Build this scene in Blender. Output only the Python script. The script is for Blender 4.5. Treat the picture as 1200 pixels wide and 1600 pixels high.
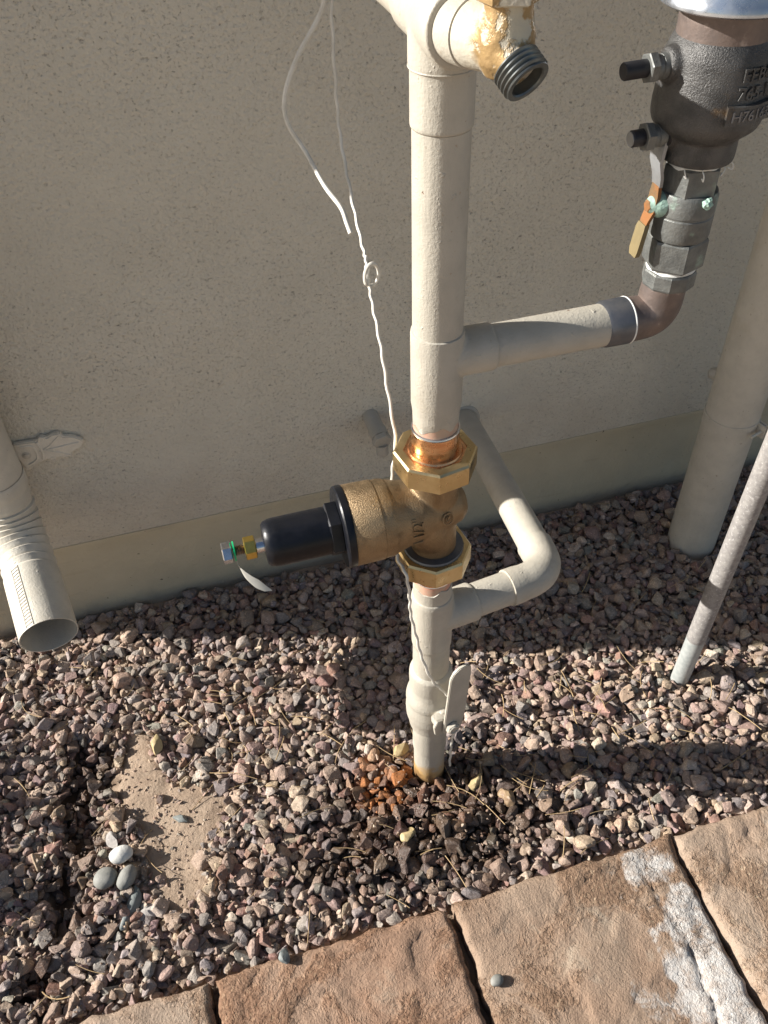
import bpy, bmesh, math, random
import numpy as np
from mathutils import Vector, Matrix, noise as mnoise

for o in list(bpy.data.objects):
    bpy.data.objects.remove(o, do_unlink=True)
S = bpy.context.scene
C = S.collection
rad = math.radians

# ------------------------------------------------------------------ camera
F_PX, PITCH, YAW, ROLL = 1346.22, rad(44.7055), rad(14.6568), rad(-2.1452)
CAM = Vector((-0.20504, -0.58453, 1.12071))
cf = Vector((math.sin(YAW)*math.cos(PITCH), math.cos(YAW)*math.cos(PITCH), -math.sin(PITCH)))
cr0 = Vector((math.cos(YAW), -math.sin(YAW), 0)); cu0 = cr0.cross(cf)
cr = math.cos(ROLL)*cr0 + math.sin(ROLL)*cu0
cu = -math.sin(ROLL)*cr0 + math.cos(ROLL)*cu0
cam = bpy.data.cameras.new('camera'); camo = bpy.data.objects.new('camera', cam); C.objects.link(camo)
M = Matrix((cr, cu, -cf)).transposed().to_4x4(); M.translation = CAM
camo.matrix_world = M
cam.sensor_fit = 'VERTICAL'; cam.sensor_height = 36.0; cam.lens = F_PX/1600*36.0
cam.clip_start = 0.02; cam.clip_end = 500
S.camera = camo

# ------------------------------------------------------------------ sky and sun
SUN_AZ, SUN_EL = rad(-16.0), rad(26.5)          # direction the light travels in plan, elevation
W = bpy.data.worlds.new('World'); S.world = W; W.use_nodes = True
wn = W.node_tree; bg = wn.nodes['Background']
sky = wn.nodes.new('ShaderNodeTexSky'); sky.sky_type = 'NISHITA'; sky.sun_disc = False
sky.sun_elevation = SUN_EL
sv = Vector((-math.cos(SUN_AZ)*math.cos(SUN_EL), -math.sin(SUN_AZ)*math.cos(SUN_EL), math.sin(SUN_EL)))  # to the sun
sky.sun_rotation = math.atan2(sv.x, sv.y)
sky.dust_density = 1.5; sky.ozone_density = 1.0
wn.links.new(sky.outputs[0], bg.inputs[0]); bg.inputs[1].default_value = 0.05
sl = bpy.data.lights.new('sun', 'SUN'); sl.energy = 5.0; sl.angle = rad(0.5); sl.color = (1.0, 0.958, 0.895)
so = bpy.data.objects.new('sun', sl); C.objects.link(so)
so.rotation_euler = (-sv).to_track_quat('-Z', 'Y').to_euler(); so.location = sv*5
S.view_settings.view_transform = 'Standard'; S.view_settings.look = 'None'
S.view_settings.exposure = 0.97; S.view_settings.gamma = 1.0; S.view_settings.use_curve_mapping = False
S.cycles.max_bounces = 8; S.cycles.diffuse_bounces = 5

rng = np.random.default_rng(7)
random.seed(7)

# ------------------------------------------------------------------ materials
class NT:
    def __init__(s, name):
        s.m = bpy.data.materials.new(name); s.m.use_nodes = True
        s.t = s.m.node_tree; s.b = s.t.nodes['Principled BSDF']
        g = s.n('ShaderNodeNewGeometry'); s.pos = g.outputs['Position']; s.geo = g
    def n(s, typ, **kw):
        x = s.t.nodes.new(typ)
        for k, v in kw.items(): setattr(x, k, v)
        return x
    def put(s, sock, v):
        if isinstance(v, bpy.types.NodeSocket): s.t.links.new(v, sock)
        elif v is not None:
            if hasattr(sock.default_value, '__len__') and not hasattr(v, '__len__'): v = (v, v, v)
            if hasattr(v, '__len__') and len(v) == 3 and len(sock.default_value) == 4: v = (*v, 1)
            sock.default_value = v
    def noise(s, scale, detail=4, rough=.55, dist=0, vec=None, out=0):
        x = s.n('ShaderNodeTexNoise'); s.put(x.inputs['Vector'], vec or s.pos)
        x.inputs['Scale'].default_value = scale; x.inputs['Detail'].default_value = detail
        x.inputs['Roughness'].default_value = rough; x.inputs['Distortion'].default_value = dist
        return x.outputs[out]
    def vor(s, scale, feature='F1', vec=None, out=0, rnd=1):
        x = s.n('ShaderNodeTexVoronoi', feature=feature); s.put(x.inputs['Vector'], vec or s.pos)
        x.inputs['Scale'].default_value = scale; x.inputs['Randomness'].default_value = rnd
        return x.outputs[out]
    def ramp(s, v, lo, hi, a=0., b=1.):
        x = s.n('ShaderNodeMapRange', clamp=True); x.interpolation_type = 'SMOOTHSTEP'
        s.put(x.inputs[0], v)
        for i, q in zip((1, 2, 3, 4), (lo, hi, a, b)): x.inputs[i].default_value = q
        return x.outputs[0]
    def math(s, op, a, b=None, c=None):
        x = s.n('ShaderNodeMath', operation=op)
        for i, q in enumerate((a, b, c)):
            if q is not None: s.put(x.inputs[i], q)
        return x.outputs[0]
    def mix(s, f, a, b, mode='MIX'):
        x = s.n('ShaderNodeMix', data_type='RGBA', blend_type=mode)
        s.put(x.inputs[0], f); s.put(x.inputs[6], a); s.put(x.inputs[7], b)
        return x.outputs[2]
    def sep(s, v):
        x = s.n('ShaderNodeSeparateXYZ'); s.put(x.inputs[0], v); return x.outputs
    def attr(s, name, out=0):
        return s.n('ShaderNodeAttribute', attribute_name=name).outputs[out]
    def bump(s, h, strength, dist, nrm=None):
        x = s.n('ShaderNodeBump'); x.inputs['Strength'].default_value = strength
        x.inputs['Distance'].default_value = dist; s.put(x.inputs['Height'], h)
        if nrm is not None: s.put(x.inputs['Normal'], nrm)
        return x.outputs[0]
    def done(s, col, rough=.5, metal=0., nrm=None, spec=None):
        s.put(s.b.inputs['Base Color'], col); s.put(s.b.inputs['Roughness'], rough)
        s.put(s.b.inputs['Metallic'], metal)
        if nrm is not None: s.put(s.b.inputs['Normal'], nrm)
        if spec is not None: s.put(s.b.inputs['Specular IOR Level'], spec)
        return s.m

MAT = {}
def simple(key, c1, c2, scale, rough, metal=0, bump=None, c3=None, c3r=(.6, .7), c3s=None, spec=None, stretch=None):
    m = NT(key); vec = None
    if stretch:
        mp = m.n('ShaderNodeVectorMath', operation='MULTIPLY'); m.put(mp.inputs[0], m.pos); mp.inputs[1].default_value = stretch
        vec = mp.outputs[0]
    col = m.mix(m.ramp(m.noise(scale, 5, .6, vec=vec), .35, .65), c1, c2)
    if c3: col = m.mix(m.ramp(m.noise(c3s or scale*2.3, 5, .6), *c3r), col, c3)
    r = m.ramp(m.noise(scale*3, 3), .3, .7, rough[0], rough[1]) if hasattr(rough, '__len__') else rough
    nr = m.bump(m.noise(bump[0], 4, .6), bump[1], bump[2]) if bump else None
    MAT[key] = m.done(col, r, metal, nr, spec)
    return MAT[key]

PAINT = (.455, .422, .355)
def paint(key, rust=False, k=1.0):
    m = NT(key); A = tuple(q*k for q in PAINT)
    col = m.mix(m.ramp(m.noise(38, 5, .65), .3, .75), A, tuple(q*.87 for q in A))
    col = m.mix(m.ramp(m.noise(12, 5, .7), .55, .75, 0, .5), col, tuple(q*f for q, f in zip(A, (.80, .74, .66))))   # grime
    col = m.mix(m.ramp(m.noise(170, 4, .6), .67, .73), col, (.36, .30, .23))        # flecks of dirt
    col = m.mix(m.ramp(m.noise(95, 4, .6), .735, .75), col, (.20, .13, .09))        # chips
    if rust:
        z = m.sep(m.pos)[2]
        zz = m.math('ADD', z, m.math('MULTIPLY', m.math('SUBTRACT', m.noise(45, 4), .5), .07))
        col = m.mix(m.ramp(zz, .034, .006, 0, .9), col, (.50, .30, .10))
        col = m.mix(m.ramp(zz, .010, -.006), col, (.24, .14, .06))
    st = m.n('ShaderNodeVectorMath', operation='MULTIPLY'); m.put(st.inputs[0], m.pos); st.inputs[1].default_value = (150, 150, 22)
    h = m.math('ADD', m.noise(420, 4, .6), m.math('MULTIPLY', m.ramp(m.noise(130, 2), .66, .8), 1.6))
    h = m.math('ADD', h, m.math('MULTIPLY', m.noise(1.0, 4, .6, .3, st.outputs[0]), 1.1))
    r = m.ramp(m.noise(30, 4), .3, .7, .36, .55)
    MAT[key] = m.done(col, r, 0, m.bump(h, .45, .0011))
paint('paint_light', k=1.30); paint('paint_bracket', k=1.62)
paint('paint'); paint('paint_rust', True)

m = NT('stucco')                                            # sand finish, painted, texture shade of the pits put into the colour as dark specks
n1 = m.noise(300, 5, .72); n2 = m.vor(230, 'SMOOTH_F1'); n3 = m.noise(6, 4, .6)
col = m.mix(m.ramp(n3, .3, .7), (.785, .735, .615), (.725, .675, .56))
zz = m.sep(m.pos)[2]
col = m.mix(m.math('MULTIPLY', m.ramp(m.math('ADD', zz, m.math('MULTIPLY', m.noise(7, 5, .65), .35)), .48, .28), .35), col, (.50, .40, .30))
dens = m.ramp(m.noise(5, 4, .6), .30, .65, .45, 1.)
pit1 = m.math('MULTIPLY', m.math('MULTIPLY', m.ramp(m.noise(270, 3, .6, .15), .57, .70), dens), .55)
pit2 = m.math('MULTIPLY', m.ramp(m.noise(200, 3, .6, .2), .64, .72), dens)
pit_ = m.math('MAXIMUM', pit1, pit2)
col = m.mix(m.math('MULTIPLY', pit_, .70), col, (.27, .24, .20))
h = m.math('SUBTRACT', m.math('ADD', m.math('ADD', n1, m.math('MULTIPLY', n2, .8)), m.math('MULTIPLY', m.noise(14, 3, .5, .5), 2.2)), m.math('MULTIPLY', pit_, .7))
MAT['stucco'] = m.done(col, .9, 0, m.bump(h, .9, .0034), .25)

m = NT('foundation')
col = m.mix(m.ramp(m.noise(9, 5, .6), .3, .7), (.60, .525, .375), (.54, .47, .335))
sx = m.n('ShaderNodeVectorMath', operation='MULTIPLY'); m.put(sx.inputs[0], m.pos); sx.inputs[1].default_value = (9, 9, 60)
col = m.mix(m.ramp(m.noise(1.0, 4, vec=sx.outputs[0]), .60, .75, 0, .5), col, (.42, .35, .25))
col = m.mix(m.ramp(m.noise(130, 2), .72, .76), col, (.10, .085, .06))
z = m.sep(m.pos)[2]
col = m.mix(m.ramp(m.math('ADD', z, m.math('MULTIPLY', m.noise(25, 4), .03)), .035, .005), col, (.40, .35, .27))
MAT['foundation'] = m.done(col, .75, 0, m.bump(m.math('ADD', m.noise(90, 6, .7), m.math('MULTIPLY', m.noise(13, 3), 2.0)), .7, .004), .3)

def stone_mat(key, obj_col):
    m = NT(key)
    if obj_col:
        oi = m.n('ShaderNodeObjectInfo'); base = oi.outputs['Color']; wet = m.math('SUBTRACT', 1.0, oi.outputs['Alpha'])
    else:
        a = m.n('ShaderNodeAttribute', attribute_name='tint'); base = a.outputs['Color']; wet = m.attr('wet', 2)
    col = m.mix(m.ramp(m.noise(150, 5, .65), .25, .75, 0, .9), base, m.mix(1, base, (.62, .58, .56), 'MULTIPLY'))
    col = m.mix(m.ramp(m.noise(420, 4, .6), .56, .68), col, m.mix(1, base, (1.5, 1.45, 1.4), 'MULTIPLY'))
    col = m.mix(m.ramp(m.noise(520, 2, .6), .63, .7), col, m.mix(1, base, (.35, .33, .33), 'MULTIPLY'))
    col = m.mix(m.ramp(m.noise(60, 4, .7), .55, .8, 0, .42), col, (.42, .345, .27))          # dust
    col = m.mix(m.math('MULTIPLY', wet, .95), col, m.mix(1, col, (.27, .22, .19), 'MULTIPLY'))
    r = m.math('SUBTRACT', .85, m.math('MULTIPLY', wet, .55))
    nr = m.bump(m.math('ADD', m.noise(260, 6, .7), m.math('MULTIPLY', m.noise(70, 3), 1.5)), .8, .0022)
    MAT[key] = m.done(col, r, 0, nr, .35)
stone_mat('gravel', False); stone_mat('gravel_piece', True)

m = NT('soil')
col = m.mix(m.ramp(m.noise(30, 6, .65), .3, .7), (.42, .32, .235), (.34, .25, .18))
col = m.mix(m.ramp(m.noise(380, 3, .6), .6, .7), col, (.46, .36, .27))
wet_shade = m.attr('wet', 2)
col = m.mix(wet_shade, col, (.095, .062, .040))
MAT['soil'] = m.done(col, .92, 0, m.bump(m.math('ADD', m.noise(180, 6, .72), m.noise(40, 3)), .8, .004), .2)

m = NT('paver')
oi = m.n('ShaderNodeObjectInfo'); tint = oi.outputs['Color']
off = m.n('ShaderNodeVectorMath', operation='ADD'); m.put(off.inputs[0], m.pos); m.put(off.inputs[1], oi.outputs['Location'])
v = off.outputs[0]
w2 = m.n('ShaderNodeVectorMath', operation='ADD'); m.put(w2.inputs[0], v); w2.inputs[1].default_value = (7.3, 2.1, 4.4)
rg = m.ramp(m.noise(10, 6, .68, .6, v), .47, .60)                          # rough broken areas against smooth skin
col = m.mix(m.ramp(m.noise(7, 5, .6, .4, v), .35, .68), (.40, .325, .262), (.36, .268, .205))
col = m.mix(m.math('MULTIPLY', rg, .85), col, (.335, .228, .158))
col = m.mix(m.ramp(m.noise(16, 5, .65, .5, w2.outputs[0]), .56, .72, 0, .8), col, (.43, .385, .325))
col = m.mix(m.ramp(m.noise(5, 4, .6, .3, w2.outputs[0]), .60, .75, 0, .6), col, (.33, .20, .125))
gr = m.math('ADD', .22, m.math('MULTIPLY', rg, .78))
col = m.mix(m.math('MULTIPLY', m.ramp(m.noise(175, 3, .6, .0, w2.outputs[0]), .57, .66), m.math('MULTIPLY', gr, .75)), col, (.58, .46, .34))
col = m.mix(m.math('MULTIPLY', m.ramp(m.noise(165, 3, .6, 0, v), .60, .68), m.math('MULTIPLY', gr, .7)), col, (.14, .095, .065))
col = m.mix(1, col, tint, 'MULTIPLY')
col = m.mix(1, col, (.80, .785, .77), 'MULTIPLY')
ef = m.math('MULTIPLY', m.ramp(m.math('ADD', m.attr('bloom', 2), m.math('MULTIPLY', m.math('SUBTRACT', m.noise(30, 8, .72, .5), .5), 2.2)), .50, .95), m.ramp(m.attr('bloom', 2), .02, .2))
col = m.mix(m.math('MULTIPLY', ef, m.ramp(m.noise(85, 5, .7), .30, .62, .35, .9)), col, (.62, .60, .57))
pits = m.math('MULTIPLY', m.ramp(m.noise(95, 4, .65, 0, v), .58, .66), gr)
h = m.math('SUBTRACT', m.math('ADD', m.math('MULTIPLY', m.math('MULTIPLY', m.noise(140, 4, .75, 0, v), 1.5), gr), m.math('MULTIPLY', m.noise(420, 3, .7, 0, v), .25)), m.math('MULTIPLY', pits, .6))
h = m.math('SUBTRACT', h, m.math('MULTIPLY', rg, .35))
MAT['paver'] = m.done(col, .82, 0, m.bump(h, 1.0, .0065), .3)

simple('ground_far', (.50, .42, .33), (.44, .36, .28), 3, .95)
simple('bronze', (.34, .25, .15), (.27, .19, .11), 34, (.40, .60), .9, (800, .9, .0009), (.21, .15, .09), (.60, .78), 60)
simple('brass', (.60, .47, .26), (.52, .39, .20), 30, (.26, .42), .95, (260, .25, .0004), (.44, .30, .12), (.62, .75))
simple('brass_bright', (.78, .58, .16), (.66, .46, .10), 60, .3, 1)
simple('copper', (.78, .48, .27), (.66, .34, .17), 40, (.2, .36), 1, (200, .15, .0003), None, stretch=(1, 1, 5))
simple('primer', (.55, .27, .19), (.50, .36, .26), 60, .55)
simple('solder', (.78, .78, .80), (.6, .6, .62), 80, .25, 1)
simple('black_plastic', (.006, .007, .010), (.009, .010, .014), 60, (.28, .40), 0, (300, .25, .0005), (.05, .05, .05), (.70, .76), 330, spec=.3)
simple('black_rubber', (.012, .012, .015), (.02, .02, .024), 60, .55)
simple('zinc', (.68, .70, .74), (.5, .52, .56), 80, .22, 1)
simple('steel_stem', (.50, .45, .40), (.34, .28, .24), 120, .35, 1)
simple('green_plastic', (.01, .42, .17), (.01, .36, .14), 50, .4)
simple('clear_tag', (.42, .41, .37), (.36, .35, .31), 30, .35)
simple('galvanized', (.36, .34, .32), (.27, .255, .245), 150, (.5, .65), .25, (500, .4, .0006), (.50, .48, .46), (.56, .68), 260)
simple('galvanized_bare', (.50, .52, .50), (.40, .43, .42), 120, .5, .35, (300, .3, .0005))
simple('patina', (.125, .123, .12), (.078, .077, .076), 45, (.36, .52), .7, (820, .9, .0010), (.15, .105, .065), (.62, .76), 28)
simple('patina_valve', (.19, .195, .185), (.13, .135, .13), 55, (.45, .62), .5, (380, .6, .0009), (.27, .36, .31), (.58, .74), 42)
simple('patina_green', (.38, .55, .47), (.24, .36, .30), 160, .7, 0, (300, .7, .0015))
simple('tape', (.80, .80, .77), (.70, .70, .66), 90, .6)
simple('old_copper', (.20, .155, .135), (.15, .12, .108), 50, (.45, .6), .5, (260, .5, .0007), (.36, .30, .27), (.60, .75), 70)
simple('dark_metal', (.12, .13, .15), (.17, .17, .18), 50, .42, .7, (200, .3, .0005))
simple('lever_zinc', (.36, .37, .38), (.28, .28, .28), 40, .5, .6)
simple('lever_rust', (.24, .095, .025), (.13, .085, .04), 50, .75, .0, (300, .5, .001))
simple('lever_coat', (.20, .155, .075), (.16, .125, .06), 40, .6)
simple('bonnet_metal', (.62, .66, .72), (.42, .45, .50), 26, (.2, .36), .9, (120, .2, .0006))
simple('hose_thread', (.17, .185, .185), (.11, .12, .12), 60, (.3, .45), .8)
simple('wire_coat', (.72, .69, .62), (.60, .57, .50), 60, .5)
simple('straw', (.46, .33, .17), (.34, .23, .12), 40, .8)
simple('leaf', (.060, .090, .035), (.09, .11, .05), 20, .6)
simple('bark', (.16, .11, .075), (.10, .07, .05), 30, .9)
simple('cobble_white', (.66, .65, .61), (.55, .54, .50), 40, .8, 0, (200, .5, .0015))
simple('cobble_green', (.26, .255, .23), (.20, .20, .18), 40, .7, 0, (200, .4, .0012), (.38, .38, .33), (.6, .75))
simple('cobble_grey', (.42, .39, .36), (.33, .30, .28), 60, .8, 0, (240, .6, .0018), (.55, .52, .48), (.6, .72))
simple('slate', (.15, .17, .165), (.20, .215, .205), 60, .6, 0, (240, .6, .0015), (.34, .35, .33), (.62, .72))
simple('cobble_yellow', (.46, .36, .19), (.38, .29, .15), 60, .6, 0, (240, .6, .0018), (.22, .15, .07), (.6, .75))
simple('cobble_brown', (.30, .21, .12), (.20, .13, .08), 80, .45, 0, (240, .7, .0018), (.36, .29, .2), (.58, .7))
m = NT('bib_brass')                                          # cast brass with peeling paint over it
pk = m.ramp(m.noise(55, 5, .6), .46, .54)
yy = m.sep(m.pos)[1]
front = m.ramp(m.math('ADD', yy, m.math('MULTIPLY', m.noise(50, 3), .03)), -.045, -.062)
pk = m.math('MULTIPLY', pk, front)
col = m.mix(pk, m.mix(m.ramp(m.noise(40, 4), .3, .7), PAINT, (.50, .45, .34)), m.mix(m.noise(90, 4), (.42, .28, .12), (.26, .17, .08)))
MAT['bib_brass'] = m.done(col, .5, m.math('MULTIPLY', pk, .4), m.bump(m.math('ADD', m.noise(300, 4), pk), .5, .0012))

# ------------------------------------------------------------------ mesh helpers (all shapes in world metres)
def frame(axis):
    a = Vector(axis).normalized()
    t = Vector((0, 0, 1)) if abs(a.z) < .9 else Vector((1, 0, 0))
    e1 = t.cross(a).normalized(); e2 = a.cross(e1)
    return a, e1, e2
class G:
    def __init__(s): s.v = []; s.f = []
    def add(s, v, f):
        o = len(s.v); s.v += [tuple(q) for q in v]; s.f += [tuple(i+o for i in q) for q in f]; return s
    def lathe(s, o, axis, prof, seg=40, ang=0., caps=True, jit=None):
        a, e1, e2 = frame(axis); o = Vector(o); v = []; f = []
        for k, (r, h) in enumerate(prof):
            for i in range(seg):
                t = ang+2*math.pi*i/seg
                hh = h + (jit(k, t) if jit else 0)
                v.append(o + a*hh + (e1*math.cos(t)+e2*math.sin(t))*r)
        n = len(prof)
        for k in range(n-1):
            for i in range(seg):
                j = (i+1) % seg; f.append((k*seg+i, k*seg+j, (k+1)*seg+j, (k+1)*seg+i))
        if caps:
            f.append(tuple(range(seg-1, -1, -1))); f.append(tuple((n-1)*seg+i for i in range(seg)))
        return s.add(v, f)
    def prism(s, o, axis, n, r, h0, h1, ang=0., ch=.0012):
        return s.lathe(o, axis, [(r-ch*1.6, h0), (r, h0+ch), (r, h1-ch), (r-ch*1.6, h1)], n, ang)
    def sweep(s, pts, rads, seg=16, caps=True):
        pts = [Vector(p) for p in pts]; n = len(pts)
        if not hasattr(rads, '__len__'): rads = [rads]*n
        T = [(pts[min(i+1, n-1)]-pts[max(i-1, 0)]).normalized() for i in range(n)]
        a, e1, e2 = frame(T[0]); v = []; f = []
        for i in range(n):
            if i:
                q = T[i-1].rotation_difference(T[i]); e1 = q @ e1; e2 = q @ e2
            for k in range(seg):
                t = 2*math.pi*k/seg; v.append(pts[i]+(e1*math.cos(t)+e2*math.sin(t))*rads[i])
        for i in range(n-1):
            for k in range(seg):
                j = (k+1) % seg; f.append((i*seg+k, i*seg+j, (i+1)*seg+j, (i+1)*seg+k))
        if caps: f.append(tuple(range(seg-1, -1, -1))); f.append(tuple((n-1)*seg+k for k in range(seg)))
        return s.add(v, f)
    def torus(s, o, axis, R, r, seg=40, sub=10):
        a, e1, e2 = frame(axis); o = Vector(o); v = []; f = []
        for i in range(seg):
            t = 2*math.pi*i/seg; d = e1*math.cos(t)+e2*math.sin(t)
            for k in range(sub):
                u = 2*math.pi*k/sub; v.append(o+d*(R+r*math.cos(u))+a*r*math.sin(u))
        for i in range(seg):
            for k in range(sub):
                f.append((i*sub+k, ((i+1) % seg)*sub+k, ((i+1) % seg)*sub+(k+1) % sub, i*sub+(k+1) % sub))
        return s.add(v, f)
    def box(s, c, size, rot=None, bev=0.):
        bm = bmesh.new(); bmesh.ops.create_cube(bm, size=1)
        for q in bm.verts: q.co = Vector((q.co.x*size[0], q.co.y*size[1], q.co.z*size[2]))
        if bev: bmesh.ops.bevel(bm, geom=bm.edges[:], offset=bev, segments=2, profile=.6, affect='EDGES')
        mt = (rot.to_4x4() if rot is not None else Matrix()); mt = Matrix.Translation(Vector(c)) @ mt
        bm.verts.index_update()
        s.add([mt @ q.co for q in bm.verts], [[q.index for q in fc.verts] for fc in bm.faces]); bm.free(); return s
    def poly(s, pts2, o, ex, ey, ez, t, bev=0.):
        # outline in (ex, ey), thickness t along ez
        bm = bmesh.new(); vs = [bm.verts.new((x, y, 0)) for x, y in pts2]; fc = bm.faces.new(vs)
        r = bmesh.ops.extrude_face_region(bm, geom=[fc])
        for q in r['geom']:
            if isinstance(q, bmesh.types.BMVert): q.co.z += t
        if bev: bmesh.ops.bevel(bm, geom=[e for e in bm.edges], offset=bev, segments=2, affect='EDGES')
        bmesh.ops.recalc_face_normals(bm, faces=bm.faces); bm.verts.index_update()
        o = Vector(o); ex = Vector(ex); ey = Vector(ey); ez = Vector(ez)
        s.add([o+ex*q.co.x+ey*q.co.y+ez*q.co.z for q in bm.verts], [[q.index for q in fc.verts] for fc in bm.faces]); bm.free(); return s

def thing(name, label, cat, loc=(0, 0, 0), group=None, kind=None):
    o = bpy.data.objects.new(name, None); C.objects.link(o); o.location = loc
    o.empty_display_size = .02; o['label'] = label; o['category'] = cat
    if group: o['group'] = group
    if kind: o['kind'] = kind
    return o
def wloc(o):
    v = Vector(o.location); p = o.parent
    while p: v += Vector(p.location); p = p.parent
    return v
def obj(name, g, mat, parent=None, ang=35, flat=False, loc=None):
    """one mesh object from world-space geometry; its origin is the parent's, or loc"""
    o0 = wloc(parent) if parent else Vector(loc or (0, 0, 0))
    me = bpy.data.meshes.new(name)
    me.from_pydata([tuple(Vector(v)-o0) for v in g.v], [], g.f); me.update()
    bm = bmesh.new(); bm.from_mesh(me); bmesh.ops.recalc_face_normals(bm, faces=bm.faces); bm.to_mesh(me); bm.free()
    if not flat:
        me.shade_smooth(); me.set_sharp_from_angle(angle=rad(ang))
    me.materials.append(MAT[mat])
    o = bpy.data.objects.new(name, me); C.objects.link(o)
    if parent: o.parent = parent
    else: o.location = o0
    return o
def blend(g, voxel=.0016, it=8, fac=.5):
    """fuse overlapping solids into one casting with soft fillets"""
    me = bpy.data.meshes.new('tmp'); me.from_pydata(g.v, [], g.f)
    bm = bmesh.new(); bm.from_mesh(me); bmesh.ops.recalc_face_normals(bm, faces=bm.faces); bm.to_mesh(me); bm.free()
    o = bpy.data.objects.new('tmp', me); C.objects.link(o)
    r = o.modifiers.new('r', 'REMESH'); r.mode = 'VOXEL'; r.voxel_size = voxel
    s = o.modifiers.new('s', 'SMOOTH'); s.iterations = it; s.factor = fac
    dg = bpy.context.evaluated_depsgraph_get(); ev = o.evaluated_get(dg)
    m2 = ev.to_mesh(); h = G()
    h.v = [tuple(v.co) for v in m2.vertices]; h.f = [tuple(p.vertices) for p in m2.polygons]
    ev.to_mesh_clear(); bpy.data.objects.remove(o); bpy.data.meshes.remove(me)
    return h
def text_geo(txt, size, depth, fn):
    cu_ = bpy.data.curves.new('t', 'FONT'); cu_.body = txt; cu_.size = size; cu_.extrude = depth
    cu_.resolution_u = 3; cu_.bevel_depth = depth*.25
    o = bpy.data.objects.new('t', cu_); C.objects.link(o)
    dg = bpy.context.evaluated_depsgraph_get(); ev = o.evaluated_get(dg); m2 = ev.to_mesh(); g = G()
    bm = bmesh.new(); bm.from_mesh(m2)
    bmesh.ops.subdivide_edges(bm, edges=[e for e in bm.edges if e.calc_length() > size*.3], cuts=2)
    bmesh.ops.triangulate(bm, faces=bm.faces[:]); bm.verts.index_update()
    g.v = [tuple(fn(v.co.x, v.co.y, v.co.z)) for v in bm.verts]; g.f = [tuple(v.index for v in p.verts) for p in bm.faces]
    bm.free(); ev.to_mesh_clear(); bpy.data.objects.remove(o); bpy.data.curves.remove(cu_)
    return g
def arc(c, p0, p1, n=10):
    """rounded corner from p0 to p1 around the corner point c"""
    c, p0, p1 = Vector(c), Vector(p0), Vector(p1)
    return [(p0*(1-t)**2 + c*2*t*(1-t)*1.0 + p1*t*t) for t in [i/n for i in range(n+1)]]
def spline(pts, n=8):
    P = [Vector(p) for p in pts]; P = [P[0]*2-P[1]]+P+[P[-1]*2-P[-2]]; out = []
    for i in range(1, len(P)-2):
        for k in range(n):
            t = k/n; a, b, c, d = P[i-1:i+3]
            out.append(.5*((2*b)+(c-a)*t+(2*a-5*b+4*c-d)*t*t+(3*b-a-3*c+d)*t**3))
    out.append(P[-2]); return out

# ------------------------------------------------------------------ ground: soil, gravel bed, pavers
def fbm(x, y, z=0., o=4):
    return mnoise.fractal(Vector((x, y, z)), 1.0, 2.0, o, noise_basis='PERLIN_ORIGINAL')
WALL_Y = .433
PAV_Y = -.190
def ell(x, y, cx, cy, rx, ry): return math.sqrt(((x-cx)/rx)**2+((y-cy)/ry)**2)
def patch(x, y, k=.5):                    # bare soil, > 0 inside
    w = k*fbm(x*26, y*26, 3.)
    d = min(ell(x, y, -.404, .105, .036, .070), ell(x, y, -.354, .020, .058, .060), ell(x, y, -.360, -.045, .036, .064))
    return 1.0 - d + w
def pit(x, y, k=.6):                      # scour channel below the downspout
    w = k*fbm(x*22, y*22, 9.)
    d = min(ell(x, y, -.468, .150, .050, .050), ell(x, y, -.486, .060, .046, .10), ell(x, y, -.503, -.035, .040, .07), ell(x, y, -.545, -.135, .035, .045)*1.15)
    return 1.0 - d + w
def sm(t, a, b):
    t = max(0., min(1., (t-a)/(b-a))); return t*t*(3-2*t)
def base_z(x, y):
    z = -.022 + .004*fbm(x*9, y*9, 1.)
    z += .008*sm(patch(x, y, .2), -.7, .3)
    z -= .014*sm(pit(x, y, .2), -.4, .7)
    return z
GX0, GX1, GY0, GY1 = -1.25, 1.45, -.60, .46
def build_soil():
    nx, ny = 380, 150
    v = []; wet = []
    for j in range(ny+1):
        for i in range(nx+1):
            x = GX0+(GX1-GX0)*i/nx; y = GY0+(GY1-GY0)*j/ny
            z = base_z(x, y)+.0020*fbm(x*80, y*80, 5., 5)
            if y < PAV_Y-.004: z = -.032
            v.append((x, y, z))
            wet.append(max(sm(pit(x, y), -.15, .5), .75*sm(1.25-ell(x, y, -.03, -.06, .17, .12), -.1, .4)))  # channel: damp and its shade both put into this dark; riser foot: wet only
    f = [(j*(nx+1)+i, j*(nx+1)+i+1, (j+1)*(nx+1)+i+1, (j+1)*(nx+1)+i) for j in range(ny) for i in range(nx)]
    me = bpy.data.meshes.new('soil'); me.from_pydata(v, [], f); me.shade_smooth()
    a = me.attributes.new('wet', 'FLOAT', 'POINT'); a.data.foreach_set('value', np.array(wet, dtype=np.float32))
    me.materials.append(MAT['soil'])
    o = bpy.data.objects.new('gravel_bed', me); C.objects.link(o); o['kind'] = 'structure'
    o['label'] = 'gravel bed with bare soil between the house wall and the pavers'
    return o
bed = build_soil()

gg = G(); gg.add([(-150, -150, -.075), (150, -150, -.075), (150, 150, -.075), (-150, 150, -.075)], [(0, 1, 2, 3)])
go = obj('ground', gg, 'ground_far'); go['kind'] = 'structure'

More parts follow.
